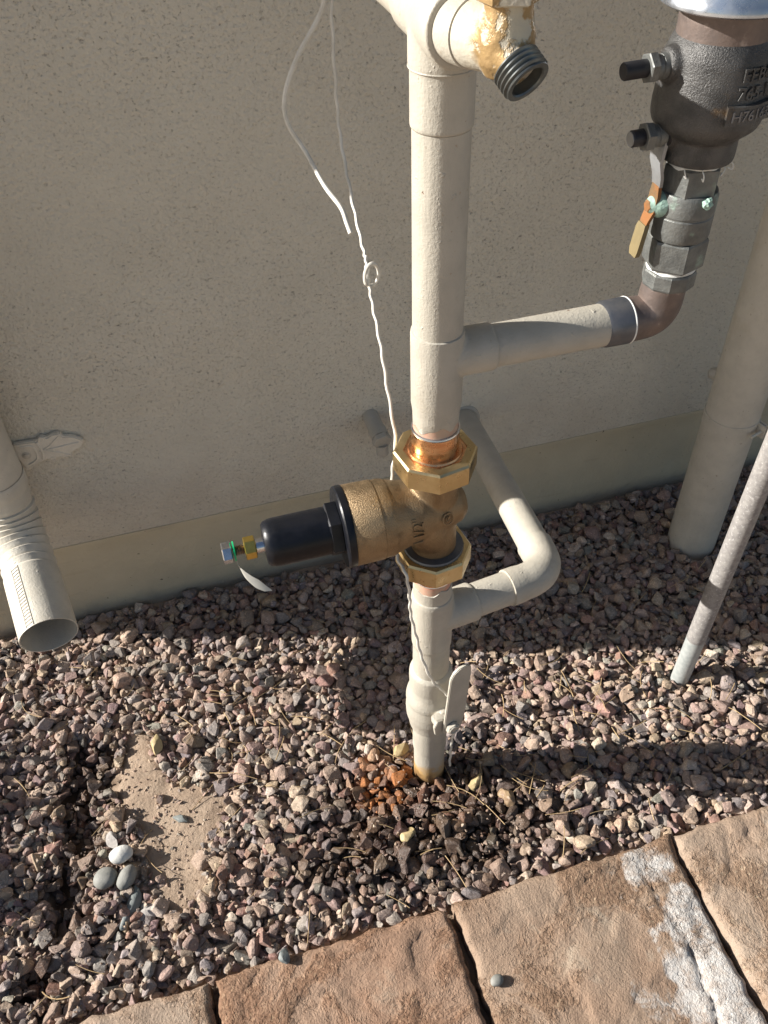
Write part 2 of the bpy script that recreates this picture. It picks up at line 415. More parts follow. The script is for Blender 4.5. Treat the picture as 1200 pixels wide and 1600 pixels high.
# pavers -----------------------------------------------------------
patio = thing('patio', 'patio of large tumbled tan pavers beside the gravel', 'patio', (0, PAV_Y, 0), kind='structure')
del patio['category']
def paver(x0, x1, y0, y1, tint, step, seed, bloom=None, crack=None):
    ox, oy = (x0+x1)/2, (y0+y1)/2
    nx = max(6, int((x1-x0)/step)); ny = max(6, int((y1-y0)/step)); V = []; B = []
    g = .0035
    for j in range(ny+1):
        for i in range(nx+1):
            u, w = i/nx, j/ny
            x = x0+g+(x1-x0-2*g)*u; y = y0+g+(y1-y0-2*g)*w
            e = .0050*fbm(x*34+seed, y*34, seed, 5)
            du = min(u, 1-u)*(x1-x0); dw = min(w, 1-w)*(y1-y0)
            if du < .03: x += e*(1-du/.03)*(1 if u < .5 else -1)
            if dw < .03: y += e*(1-dw/.03)*(1 if w < .5 else -1)
            d = min(du, dw)
            z = .0042*fbm(x*7+seed, y*7, seed)+.0016*fbm(x*28, y*28, seed, 4)
            rg = abs(fbm(x*5.5, y*5.5, seed+20, 2)); z -= .0030*math.exp(-(rg/.035)**2)*sm(fbm(x*4, y*4, seed+31, 2), .0, .25)
            z += .0022*sm(fbm(x*11, y*11, seed+8, 5), .02, .06)                     # cleft ledges
            if d < .008: z -= .006*(1-d/.008)**1.6
            bl = 0.
            if crack:
                for (ax, ay, bx, by, dep) in crack:
                    t = max(0, min(1, ((x-ax)*(bx-ax)+(y-ay)*(by-ay))/((bx-ax)**2+(by-ay)**2)))
                    q = math.hypot(x-ax-(bx-ax)*t+.006*fbm(x*40, y*40, 4), y-ay-(by-ay)*t)
                    z -= dep*math.exp(-(q/.0035)**2)
            if bloom:
                for (cx, cy, rx, ry, am) in bloom:
                    bl = max(bl, am*sm(1.25-ell(x+.03*fbm(x*20, y*20, 2), y+.03*fbm(x*20, y*20, 6), cx, cy, rx, ry), 0, .7))
            V.append((x-ox, y-oy, z)); B.append(bl)
    f = [(j*(nx+1)+i, j*(nx+1)+i+1, (j+1)*(nx+1)+i+1, (j+1)*(nx+1)+i) for j in range(ny) for i in range(nx)]
    ring = [i for i in range(nx+1)]+[(j)*(nx+1)+nx for j in range(1, ny+1)]+[ny*(nx+1)+i for i in range(nx-1, -1, -1)]+[j*(nx+1) for j in range(ny-1, 0, -1)]
    o = len(V); n = len(ring)
    for r in ring: V.append((V[r][0], V[r][1], -.055)); B.append(0)
    for k in range(n): f.append((ring[(k+1) % n], ring[k], o+k, o+(k+1) % n))
    me = bpy.data.meshes.new('paver'); me.from_pydata(V, [], f); me.shade_smooth(); me.set_sharp_from_angle(angle=rad(60))
    a = me.attributes.new('bloom', 'FLOAT', 'POINT'); a.data.foreach_set('value', np.array(B, dtype=np.float32))
    me.materials.append(MAT['paver'])
    ob = bpy.data.objects.new('paver', me); C.objects.link(ob); ob.parent = patio
    ob.location = (ox, oy-PAV_Y, .003); ob.color = (*tint, 1)
    return ob
XE = [-.948, -.643, -.338, -.035, .271, .576, .881, 1.186]
tints = [(1, .95, .92), (1.10, 1.06, 1.01), (1.02, .86, .76), (1.02, .95, .88), (1.16, 1.14, 1.10), (1, .95, .9), (1.02, .98, .95)]
for i in range(7):
    vis = i in (1, 2, 3, 4)
    b = c = None
    if i == 3:
        b = [(.225, -.215, .045, .035, .8), (.200, -.255, .030, .045, .5), (.235, -.30, .040, .065, .95), (.225, -.36, .060, .060, 1.), (.17, -.37, .035, .045, .6), (.235, -.42, .05, .05, 1.), (.12, -.23, .035, .02, .3)]
        c = [(.215, -.235, .228, -.33, .0035), (.228, -.33, .205, -.45, .004)]
    if i == 2: c = [(-.195, -.24, -.14, -.30, .002), (-.10, -.33, -.12, -.39, .003)]
    if i == 4: b = [(.40, -.23, .05, .03, .3)]; c = [(.375, -.2, .372, -.23, .002)]
    paver(XE[i], XE[i+1], PAV_Y-.46, PAV_Y, tints[i], .0042 if vis else .03, 3.7+i*11.3, b, c)
for r in range(3):
    for i in range(7):
        y1 = PAV_Y-.46-.46*r
        s_ = .15*(r % 2)
        paver(XE[i]+s_, XE[i+1]+s_, y1-.46, y1, tints[(i*3+r) % 7], .05, 50+i*7+r*31)

# gravel -----------------------------------------------------------
def make_rock(r, n, flat):
    pts = r.normal(size=(n, 3)); pts /= np.linalg.norm(pts, axis=1)[:, None]
    pts *= r.uniform(.82, 1.08, size=(n, 1)); pts *= np.array([1, r.uniform(.62, .9), r.uniform(*flat)])
    bm = bmesh.new()
    for p in pts: bm.verts.new(p)
    res = bmesh.ops.convex_hull(bm, input=bm.verts[:])
    bmesh.ops.delete(bm, geom=[v for v in bm.verts if not v.link_faces], context='VERTS')
    bmesh.ops.dissolve_limit(bm, angle_limit=rad(14), verts=bm.verts[:], edges=bm.edges[:])
    bmesh.ops.bevel(bm, geom=bm.edges[:], offset=.11, segments=1, affect='EDGES', clamp_overlap=True)
    bmesh.ops.triangulate(bm, faces=bm.faces[:]); bm.verts.index_update()
    v = np.array([q.co[:] for q in bm.verts]); f = np.array([[q.index for q in fc.verts] for fc in bm.faces]); bm.free()
    v -= (v.max(0)+v.min(0))/2; v /= np.abs(v[:, 0]).max()
    return v, f
ROCKS = [make_rock(rng, int(rng.integers(9, 13)), (.5, .85)) for _ in range(44)]
PAL = np.array([(.35, .275, .225), (.31, .26, .225), (.31, .285, .26), (.40, .325, .245), (.50, .44, .37), (.26, .24, .23),
                (.31, .205, .165), (.28, .28, .245), (.275, .205, .19), (.39, .30, .245), (.45, .38, .30), (.20, .185, .18)])
PAL = np.minimum(PAL*np.array([1.04, .985, .97]), .55)
PW = np.array([16, 14, 11, 11, 6, 9, 5, 4, 8, 9, 5, 4], float); PW /= PW.sum()
RES = .0025
HX, HY = int((GX1-GX0)/RES)+1, int((WALL_Y+.03-GY0)/RES)+1
xs = GX0+RES*np.arange(HX); ys = GY0+RES*np.arange(HY)
# coarse masks, then bilinear lookup on the fine grid
cx = np.linspace(GX0, GX1, 181); cy = np.linspace(GY0, WALL_Y+.03, 71)
def coarse(fn):
    a = np.array([[fn(x, y) for x in cx] for y in cy])
    t = np.array([np.interp(xs, cx, row) for row in a]); return np.array([np.interp(ys, cy, t[:, i]) for i in range(HX)]).T
Hm = coarse(base_z); Pm = coarse(patch); Tm = coarse(pit)
PIPES = [(0, 0, .022), (.589, .288, .042), (.4219, .0348, .014)]
def gi(x, y): return int((y-GY0)/RES), int((x-GX0)/RES)
stones = []
def drop(x, y, a, b, c, yaw):
    r = int(a/RES)+1; j, i = gi(x, y)
    j0, j1, i0, i1 = max(0, j-r), min(HY, j+r+1), max(0, i-r), min(HX, i+r+1)
    dx = xs[i0:i1][None, :]-x; dy = ys[j0:j1][:, None]-y
    ca, sa = math.cos(yaw), math.sin(yaw)
    d2 = ((dx*ca+dy*sa)/a)**2+((-dx*sa+dy*ca)/b)**2
    inn = d2 < .8
    if not inn.any(): return None
    H = Hm[j0:j1, i0:i1]
    sup = np.percentile(H[inn], 55); z = sup+c*.50
    top = np.where(d2 < 1, z+c*np.sqrt(np.maximum(0, 1-d2)), -9)
    np.maximum(H, top, out=H)
    return z
N_ST = 24000
cand = 0
while len(stones) < N_ST and cand < 140000:
    cand += 1
    x = rng.uniform(GX0+.02, GX1-.02, 5); y = rng.uniform(PAV_Y+.004, WALL_Y-.008, 5)
    jj = ((y-GY0)/RES).astype(int); ii = ((x-GX0)/RES).astype(int)
    k = int(np.argmin(Hm[jj, ii] + 9*(Pm[jj, ii] > .08)))
    x, y = float(x[k]), float(y[k]); j, i = jj[k], ii[k]
    dens_in = -.67 < x < .88
    if not dens_in and rng.random() < .8: continue
    if Pm[j, i] > .08 and rng.random() > .03: continue
    if Tm[j, i] > .25 and rng.random() > .09: continue
    a = float(np.clip(rng.lognormal(math.log(.0064), .36), .0030, .0135))
    if y < PAV_Y+.8*a and rng.random() < .6: continue
    if any(math.hypot(x-px, y-py) < pr+a*.6 for px, py, pr in PIPES): continue
    if Hm[j, i] > .005: continue
    k = int(rng.integers(len(ROCKS))); rv = ROCKS[k][0]
    b, c = a*np.abs(rv[:, 1]).max(), a*np.abs(rv[:, 2]).max()
    yaw = rng.uniform(0, 6.283)
    z = drop(x, y, a, b, c, yaw)
    if z is None: continue
    col = PAL[rng.choice(len(PAL), p=PW)]*rng.uniform(.82, 1.18)*np.array([1, rng.uniform(.96, 1.03), rng.uniform(.93, 1.05)])
    rust = sm(1.2-ell(x, y, -.062, -.002, .062, .046), 0, .6)*(rng.random() < .85) + .5*sm(1.1-ell(x, y, -.03, -.05, .13, .07), 0, .8)*(rng.random() < .22)
    rust = min(1, rust*rng.uniform(.35, 1.15))
    col = col*(1-rust)+rust*np.array([.50, .20, .065])*rng.uniform(.55, 1.1)
    wet = sm(1.25-ell(x, y, -.02, -.075, .19, .105)+.3*fbm(x*14, y*14, 2), 0, .7)
    wet = max(wet, .8*sm(Tm[j, i], -.1, .4))*(1-.7*rust)
    stones.append((x, y, z, a, k, yaw, rng.normal(0, .30), rng.normal(0, .30), col, wet))
# which stones show largest: on top, in the frame, near the camera
def score(s):
    p = Vector((s[0], s[1], s[2])); d = p-CAM; zc = d.dot(cf)
    u, v = 600+F_PX*d.dot(cr)/zc, 800-F_PX*d.dot(cu)/zc
    if not (5 < u < 1195 and 5 < v < 1595): return -1
    j, i = gi(s[0], s[1])
    cover = Hm[max(0, j-1):j+2, max(0, i-1):i+2].mean()-(s[2]+.55*s[3]*.6)
    return s[3]/zc*(1 if cover < .003 else .25)
order = sorted(range(len(stones)), key=lambda q: -score(stones[q]))
single = set(order[:300])
def rot(yaw, ax, ay):
    return np.array(Matrix.Rotation(yaw, 3, 'Z') @ Matrix.Rotation(ax, 3, 'X') @ Matrix.Rotation(ay, 3, 'Y'))
rock_me = {}
for q in order[:300]:
    x, y, z, a, k, yaw, ax, ay, col, wet = stones[q]
    if k not in rock_me:
        me = bpy.data.meshes.new('stone'); me.from_pydata(ROCKS[k][0].tolist(), [], ROCKS[k][1].tolist())
        me.materials.append(MAT['gravel_piece']); rock_me[k] = me
    o = bpy.data.objects.new('stone', rock_me[k]); C.objects.link(o); o.parent = bed
    o.location = (x, y, z); o.scale = (a, a, a)
    o.rotation_euler = (Matrix.Rotation(yaw, 3, 'Z') @ Matrix.Rotation(ax, 3, 'X') @ Matrix.Rotation(ay, 3, 'Y')).to_euler()
    o.color = (*col, 1-wet)
VV, FF, CC, WW = [], [], [], []; off_ = 0
for q, s in enumerate(stones):
    if q in single: continue
    x, y, z, a, k, yaw, ax, ay, col, wet = s
    v, f = ROCKS[k]
    VV.append((v*a) @ rot(yaw, ax, ay).T + np.array([x, y, z])); FF.append(f+off_); off_ += len(v)
    CC.append(np.tile([*col, 1], (len(v), 1))); WW.append(np.full(len(v), wet))
GRIT = [make_rock(rng, 7, (.6, .9)) for _ in range(8)]
for q in range(4500):
    if q < 350: x, y = rng.normal(-.375, .045), rng.normal(.03, .085)
    elif q < 550: x, y = rng.normal(-.49, .035), rng.normal(.05, .10)
    else: x, y = rng.uniform(-.65, .85), rng.uniform(PAV_Y+.005, WALL_Y-.01)
    if not (PAV_Y+.004 < y < WALL_Y-.01): continue
    j, i = gi(x, y); a = float(np.clip(rng.lognormal(math.log(.0016), .4), .0008, .0036))
    v, f = GRIT[int(rng.integers(8))]
    VV.append((v*a) @ rot(rng.uniform(0, 6.28), 0, 0).T + np.array([x, y, Hm[j, i]+a*.2])); FF.append(f+off_); off_ += len(v)
    col = PAL[rng.choice(len(PAL), p=PW)]*rng.uniform(.9, 1.3)*.6+np.array([.40, .30, .21])*.45; CC.append(np.tile([*col, 1], (len(v), 1))); WW.append(np.full(len(v), .7*sm(Tm[j, i], 0, .4)))
def np_mesh(name, V, Fc):
    me = bpy.data.meshes.new(name); me.vertices.add(len(V)); me.vertices.foreach_set('co', V.astype(np.float32).ravel())
    me.loops.add(Fc.size); me.loops.foreach_set('vertex_index', Fc.astype(np.int32).ravel())
    me.polygons.add(len(Fc)); me.polygons.foreach_set('loop_start', np.arange(0, Fc.size, 3, dtype=np.int32))
    me.update(calc_edges=True); me.validate(); return me
me = np_mesh('gravel', np.vstack(VV), np.vstack(FF))
at = me.attributes.new('tint', 'FLOAT_COLOR', 'POINT'); at.data.foreach_set('color', np.vstack(CC).astype(np.float32).ravel())
at = me.attributes.new('wet', 'FLOAT', 'POINT'); at.data.foreach_set('value', np.concatenate(WW).astype(np.float32))
me.polygons.foreach_set('use_smooth', np.zeros(len(me.polygons), dtype=bool))
me.materials.append(MAT['gravel'])
gv = bpy.data.objects.new('gravel', me); C.objects.link(gv); gv.parent = bed; gv['kind'] = 'stuff'
gv['label'] = 'crushed purple grey and tan gravel'
print('stones', len(stones), 'tris', len(me.polygons))
def top_at(x, y):
    j, i = gi(x, y); return float(Hm[min(max(j, 0), HY-1), min(max(i, 0), HX-1)])

# distinct pebbles ---------------------------------------------------
def pebble(name, label, x, y, a, b, c, yaw, mat, angular, z=None, seed=0, tilt=0.):
    r = np.random.default_rng(seed+100); bm = bmesh.new()
    bmesh.ops.create_icosphere(bm, subdivisions=3, radius=1)
    pl = [Vector(r.normal(size=3)).normalized() for _ in range(12)]; dd = [r.uniform(.50, .82) for _ in pl]
    for v in bm.verts:
        if angular:
            for n, d in zip(pl, dd):
                t = v.co.dot(n)
                if t > d: v.co -= n*(t-d)
        v.co *= 1+.07*mnoise.noise(v.co*1.6+Vector((seed, 0, 0)))
    R_ = Matrix.Rotation(yaw, 3, 'Z') @ Matrix.Rotation(tilt, 3, 'X'); bm.verts.index_update(); g = G()
    zz = top_at(x, y)+c*((.5 if angular else .4) if patch(x, y) < .05 else 0) if z is None else z
    g.add([R_ @ Vector((v.co.x*a, v.co.y*b, v.co.z*c))+Vector((x, y, zz)) for v in bm.verts], [[v.index for v in f.verts] for f in bm.faces])
    bm.free(); o = obj(name, g, mat, loc=(x, y, zz), ang=28 if angular else 180)
    o['label'] = label; o['category'] = 'stone'; return o
pebble('pebble', 'smooth white pebble on top of two grey green pebbles in the gravel', -.432, -.006, .0160, .0115, .009, .1, 'cobble_white', False, seed=1)
pebble('pebble', 'rounded pale grey green pebble left of its darker twin', -.4545, -.030, .0155, .0140, .010, .3, 'cobble_green', False, seed=2)
pebble('pebble', 'oval darker grey green pebble right of its paler twin', -.4275, -.037, .0175, .0110, .010, 1.0, 'cobble_green', False, seed=3)
pebble('stone', 'long dark slate shard lying below the two green pebbles', -.4245, -.070, .034, .0105, .008, 1.05, 'slate', True, seed=4)
pebble('stone', 'blocky grey speckled stone right of the slate shard', -.4065, -.083, .018, .014, .011, .2, 'cobble_grey', True, seed=5)
pebble('stone', 'upright pale stone just above the white pebble', -.443, .022, .010, .015, .009, .2, 'cobble_grey', True, seed=6)
pebble('stone', 'golden tan stone right of the rusty foot of the riser pipe', .0575, -.041, .0145, .0125, .012, .4, 'cobble_yellow', True, seed=7)
pebble('stone', 'brown wet stone farther right of the golden tan one', .0905, -.0745, .0145, .0165, .012, .1, 'cobble_brown', True, seed=8)
pebble('stone', 'pale yellow stone left of the riser pipe foot', -.032, .036, .0150, .0115, .010, .2, 'cobble_yellow', True, seed=9)
pebble('stone', 'olive yellow stone among the dark wet gravel', -.059, -.089, .0125, .010, .008, .6, 'cobble_yellow', True, seed=10)
pebble('pebble', 'tiny grey pebble lying on the brown and white paver', -.0118, -.292, .0085, .0065, .0045, .2, 'cobble_green', False, z=.0055, seed=11)
pebble('stone', 'small dark stone lying on the edge of the reddish paver', -.2485, -.196, .0105, .0085, .008, 1.2, 'slate', True, z=.009, seed=12)
pebble('stone', 'dark stone lying on the bare tan soil', -.350, .028, .0145, .008, .007, -.5, 'slate', True, seed=13)
pebble('stone', 'large tan stone at the upper end of the bare soil', -.372, .148, .011, .0215, .010, -.1, 'cobble_yellow', True, seed=14)

# dry needles ---------------------------------------------------------
g = G()
for k in range(170):
    if k < 30: x, y = rng.normal(.0, .09), rng.normal(-.06, .06)
    elif k < 60: x, y = rng.normal(-.24, .06), rng.normal(.16, .05)
    elif k < 90: x, y = rng.normal(.25, .10), rng.normal(.02, .05)
    else: x, y = rng.uniform(-.6, .7), rng.uniform(-.18, .42)
    if not (PAV_Y < y < WALL_Y-.02): continue
    L = rng.uniform(.018, .06); th = rng.uniform(0, 6.28); cv = rng.normal(0, .22); pts = []
    for t in range(6):
        s = (t/5-.5)*L; q = cv*(s/L)**2*L
        px = x+math.cos(th)*s-math.sin(th)*q; py = y+math.sin(th)*s+math.cos(th)*q
        pts.append((px, py))
    hz = [top_at(*p) for p in pts]; zt = max(hz[0], hz[2])+.001; zt2 = max(hz[3], hz[5])+.001+abs(rng.normal(0, .004))
    g.sweep([(p[0], p[1], max(h+.0008, zt+(zt2-zt)*t/5)) for t, (p, h) in enumerate(zip(pts, hz))], rng.uniform(.00035, .0007), 4)
nd = obj('dry_needles', g, 'straw'); nd['kind'] = 'stuff'; nd['label'] = 'dry straw coloured pine needles and grass bits on the gravel'; nd['category'] = 'plant litter'

# ------------------------------------------------------------------ house wall
CORNER = -.648
house = thing('house_wall', 'tan stucco house wall with smooth painted foundation below', 'wall', (CORNER, WALL_Y, 0))
g = G()
def boxmm(g, a, b): return g.box([(p+q)/2 for p, q in zip(a, b)], [q-p for p, q in zip(a, b)])
boxmm(g, (CORNER, WALL_Y-.004, .1595), (7, 7, 3.2)); obj('stucco_face', g, 'stucco', house)
g = G(); boxmm(g, (CORNER+.006, WALL_Y+.004, -.06), (6.9, 6.9, .1590)); obj('foundation', g, 'foundation', house)
g = G(); boxmm(g, (CORNER-.001, WALL_Y-.0055, .1565), (7.001, WALL_Y+.010, .1625)); obj('drip_edge', g, 'foundation', house)

# ------------------------------------------------------------------ riser pipe (painted copper)
PR = .0213
riser = thing('riser_pipe', 'beige painted copper water riser with tees, side branches and rusty foot', 'pipe', (0, 0, 0))
g = G().lathe((0, 0, 0), (0, 0, 1), [(PR, -.05), (PR, .058), (PR+.0012, .0585), (PR+.0016, .062), (PR+.0014, .128)], 48)
obj('lower_pipe', g, 'paint_rust', riser)
# lower tee, run vertical, branch to the right
zt = .3395
bdir = Vector((.155, .020, 0)).normalized()
g = G().lathe((0, 0, 0), (0, 0, 1), [(.0222, .235), (.0222, .290), (.0236, .296), (.0240, .375), (.0228, .3815)], 48)
g.lathe((0, 0, zt), bdir, [(.0225, -.002), (.0232, .050), (.0218, .0535)], 40)
obj('lower_tee', blend(g, .0014, 5), 'paint', riser, 180)
EL = Vector((.155, .020, .3395)); WP = Vector((.1986, WALL_Y+.005, .2507)); wd = (WP-EL).normalized()
g = G().sweep([Vector((0, 0, zt))+bdir*.04, EL-bdir*.045], .0203, 32); obj('branch_pipe', g, 'paint', riser)
g = G(); q = arc(EL, EL-bdir*.036, EL+wd*.036, 12)
pts = [EL-bdir*.058, EL-bdir*.0575, EL-bdir*.046, EL-bdir*.040]+q+[EL+wd*.040, EL+wd*.056, EL+wd*.0575]
g.sweep(pts, [.0206, .0226, .0226, .0220]+[.0216]*len(q)+[.0220, .0226, .0206], 36); obj('elbow', g, 'paint', riser, 50)
g = G().sweep([EL+wd*.045, WP], .0203, 32); obj('wall_pipe', g, 'paint', riser)
g = G().torus(WP-wd*.012, wd, .0215, .0045, 32, 8); obj('caulk_ring', g, 'paint', riser)
# tails at the unions: primer, solder, bare copper
def wav(amp, sd, ks):
    return lambda k, t: amp*(.6*math.sin(2*t+sd)+.5*math.sin(5*t+sd*2)+.35*math.sin(9*t+sd)) if k in ks else 0.
g = G().lathe((0, 0, 0), (0, 0, 1), [(.0205, .360), (.0207, .414)], 40); obj('primer_band', g, 'primer', riser)
g = G().lathe((0, 0, 0), (0, 0, 1), [(.0216, .378), (.0216, .400), (.0208, .4005)], 48, jit=wav(.0040, .4, (1, 2))); obj('paint_skin', g, 'paint', riser)
g = G().torus((0, 0, .4135), (0, 0, 1), .0205, .0018, 40, 8); obj('solder_ring', g, 'solder', riser)
g = G().lathe((0, 0, 0), (0, 0, 1), [(.0222, .4145), (.0225, .437)], 40); obj('copper_tail', g, 'copper', riser)
g = G().lathe((0, 0, 0), (0, 0, 1), [(.0250, .583), (.0226, .5905), (.0224, .593), (.0224, .6165), (.0215, .6175)], 56); obj('copper_tail', g, 'copper', riser)
g = G().torus((0, 0, .6178), (0, 0, 1), .0212, .0017, 48, 8); obj('solder_ring', g, 'solder', riser)
g = G().lathe((0, 0, 0), (0, 0, 1), [(.0207, .612), (.0208, .650)], 48); obj('primer_band', g, 'primer', riser)
g = G().lathe((0, 0, 0), (0, 0, 1), [(.0208, .626), (.0212, .627), (.0214, .637), (.0219, .642), (.0228, .648), (.0230, .7190), (.0226, .7215), (.0213, .7222)], 56,
              jit=wav(.0042, 1.3, (0, 1)))
obj('coupling', g, 'paint', riser, 40)
# upper branch tee + long run
g = G().lathe((0, 0, 0), (0, 0, 1), [(.0226, .65), (.0229, .7165)], 48).lathe((0, 0, .695), (1, 0, 0), [(.0205, 0), (.0212, .048), (.0205, .0495)], 40)
obj('middle_tee', blend(g, .0014, 5), 'paint', riser, 180)
g = G().sweep([(.03, 0, .695), (.1655, -.0006, .695)], .0190, 36); obj('branch_pipe', g, 'paint', riser)
g = G().lathe((0, 0, 0), (0, 0, 1), [(PR, .715), (PR, .8875)], 56); obj('upper_pipe', g, 'paint', riser)
ZT = .957
g = G().lathe((0, 0, 0), (0, 0, 1), [(.0216, .8875), (.0227, .8885), (.0227, .926), (.0238, .9285), (.0238, .957)], 48)
g.lathe((0, 0, ZT), (0, 1, 0), [(.0232, -.034), (.0240, -.032), (.0240, .045), (.0226, .048)], 48)
obj('upper_tee', blend(g, .0014, 4), 'paint', riser, 180)
g = G().sweep([(0, .03, ZT), (-.002, WALL_Y+.01, ZT)], .0213, 40); obj('house_pipe', g, 'paint', riser)
g = G().torus((0, 0, .9275), (0, 0, 1), .0234, .0007, 48, 6); obj('paint_seam', g, 'paint', riser)
# bare copper elbow under the backflow device
AX = .2115
E2 = Vector((AX-.003, 0, .695))
q = arc(E2, E2+Vector((-.018, 0, 0)), E2+Vector((.0, 0, .019)), 12)
g = G().sweep([Vector((.1565, 0, .695)), Vector((.157, 0, .695)), Vector((.1770, 0, .695)), Vector((.1795, 0, .695))]+q+[Vector((AX-.001, 0, .742))], [.0190, .0206, .0206, .0200]+[.0196]*len(q)+[.0186], 36)
eb = obj('copper_elbow', g, 'old_copper', riser, 40)
g = G().torus((.1772, 0, .695), (1, 0, 0), .0203, .0011, 40, 8); obj('solder_ring', g, 'tape', riser)
g = G().lathe((.152, 0, .695), (1, 0, 0), [(.0186, 0), (.0207, .0035), (.0210, .0245)], 40); obj('elbow_collar', g, 'dark_metal', riser)

# ------------------------------------------------------------------ painted ball valve near the ground
bv = thing('ball_valve', 'beige painted ball valve with raised flat lever low on the riser', 'valve', (0, 0, .118))
g = G().lathe((0, 0, 0), (0, 0, 1), [(.0225, .118), (.0268, .119), (.0275, .124), (.0285, .132), (.0310, .145), (.0315, .160), (.0305, .176), (.0312, .1775), (.0312, .183), (.0300, .190),
               (.0275, .198), (.0262, .206), (.0266, .212), (.0270, .226), (.0264, .236), (.0225, .2405)], 48)
sd = Vector((.22, -.975, 0)).normalized()
g.lathe((0, 0, .176), sd, [(.0125, .015), (.0125, .036), (.0105, .038)], 24)
obj('body', blend(g, .0013, 3), 'paint', bv, 180)
side = Vector((.975, .22, 0)).normalized(); up = Vector((0, 0, 1))
o_ = Vector((0, 0, .176))
g = G().lathe(o_, sd, [(.0062, .036), (.0062, .056)], 20); obj('stem', g, 'paint', bv)
g = G().prism(o_, sd, 6, .0088, .0505, .0575, .3, .0008); obj('stem_nut', g, 'paint', bv, 20)
g = G().torus(o_+sd*.0575, sd, .0058, .0012, 20, 8); obj('stem_washer', g, 'paint', bv)
g = G()
outl = [(-.014, -.012), (.012, -.012), (.0150, .010), (.0150, .030), (.0155, .045), (.0160, .096), (.0145, .109), (.0090, .1155), (-.0010, .1145), (-.0085, .109), (-.0125, .099), (-.0135, .045), (-.014, .020)]
hz = (up+side*.05).normalized()
g.poly(outl, o_+sd*.0462+side*.004, side, hz, sd, .0042, .0009); obj('lever', g, 'paint', bv, 30)
g = G().poly([(-.015, -.016), (.004, -.018), (.006, -.006), (-.004, .010), (-.013, .012), (-.017, .002)], o_+sd*.0405-side*.004, side, up, sd, .0045, .0007)
g.box(o_+sd*.037-side*.010+up*.004, (.016, .012, .013), Matrix.Rotation(.22, 3, 'Z'), .002)
obj('stop_plate', g, 'paint', bv, 30)

# ------------------------------------------------------------------ bronze pressure regulator
ZR = .515
reg = thing('pressure_regulator', 'new bronze pressure regulator with black spring cap and brass union nuts', 'valve', (0, 0, .43))
g = G().lathe((0, 0, ZR), (-1, 0, 0), [(.004, -.0335), (.014, -.031), (.0205, -.024), (.0245, -.010), (.028, .004), (.0325, .018), (.0340, .034), (.0365, .042), (.0385, .050), (.0385, .062)], 56)
g.lathe((0, 0, 0), (0, 0, 1), [(.0262, .442), (.0262, .452), (.0236, .458), (.0232, .505), (.0232, .54), (.0245, .563), (.0255, .577)], 48)
g.lathe((-.010, -.006, .497), (-.35, -.25, 1), [(.018, -.05), (.023, -.02), (.023, .01), (.016, .03)], 24)
body = obj('body', blend(g, .0014, 8), 'bronze', reg, 180)
g = G().lathe((0, 0, ZR), (-1, 0, 0), [(.034, .0465), (.0385, .0480), (.0396, .0510), (.0398, .0600), (.0406, .0608), (.0410, .0880), (.0402, .0895), (.03, .0900)], 72)
obj('flange', g, 'bronze', reg, 30)
g = G().lathe((0, 0, ZR), (-1, 0, 0), [(.03, .0896), (.0412, .0898), (.0416, .0910), (.0414, .0965), (.0400, .0980), (.024, .0982)], 72); obj('gasket_ring', g, 'black_plastic', reg, 30)
g = G().prism((0, 0, ZR), (-1, 0, 0), 6, .0285, .0975, .1105, rad(-8), .0014); obj('cap_hex', g, 'black_plastic', reg, 20)
g = G().lathe((0, 0, ZR), (-1, 0, 0), [(.0240, .109), (.0240, .160), (.0236, .166), (.0222, .1705), (.0195, .1730), (.010, .1738)], 56); obj('spring_cap', g, 'black_plastic', reg, 35)
g = G().lathe((0, 0, ZR), (-1, 0, 0), [(.0072, .173), (.0072, .1805), (.0065, .183)], 24); obj('stem_sleeve', g, 'zinc', reg)
g = G().prism((0, 0, ZR), (-1, 0, 0), 6, .0112, .1815, .1925, .3, .0007); obj('lock_nut', g, 'brass_bright', reg, 20)
g = G()
prof = []
for k in range(8):
    h = .192+k*.0016; prof += [(.0040, h), (.0052, h+.0008)]
g.lathe((0, 0, ZR), (-1, 0, 0), prof, 20); obj('adjusting_screw', g, 'steel_stem', reg, 20)
g = G().lathe((0, 0, ZR), (-1, 0, 0), [(.005, .2015), (.0098, .2018), (.0098, .2032), (.005, .2035)], 28); obj('green_washer', g, 'green_plastic', reg)
g = G().prism((0, 0, ZR), (-1, 0, 0), 6, .0108, .2045, .2140, .1, .0009); obj('screw_head', g, 'zinc', reg, 20)
# thin plastic tag hanging from the screw
g = G()
tp = [(-.2015, -.004, .505), (-.1995, -.012, .4975), (-.192, -.020, .4900), (-.184, -.025, .4855), (-.1755, -.029, .4800)]
tw = [.002, .006, .0075, .0065, .0006]
rows = []
for p, w_ in zip(spline(tp, 5), np.interp(np.linspace(0, 4, 21), range(5), tw)):
    rows.append((Vector(p)+Vector((-.25, .55, .80))*w_, Vector(p)-Vector((-.25, .55, .80))*w_))
vv = []; ff = []
nrm_ = Vector((.4, -.65, .55)).normalized()*.0004
for a_, b_ in rows: vv += [a_+nrm_, b_+nrm_, b_-nrm_, a_-nrm_]
for i in range(len(rows)-1):
    for k in range(4): ff.append((i*4+k, i*4+(k+1) % 4, (i+1)*4+(k+1) % 4, (i+1)*4+k))
ff += [(3, 2, 1, 0), tuple(len(vv)-4+k for k in range(4))]
g.add(vv, ff); obj('tag', g, 'clear_tag', reg)
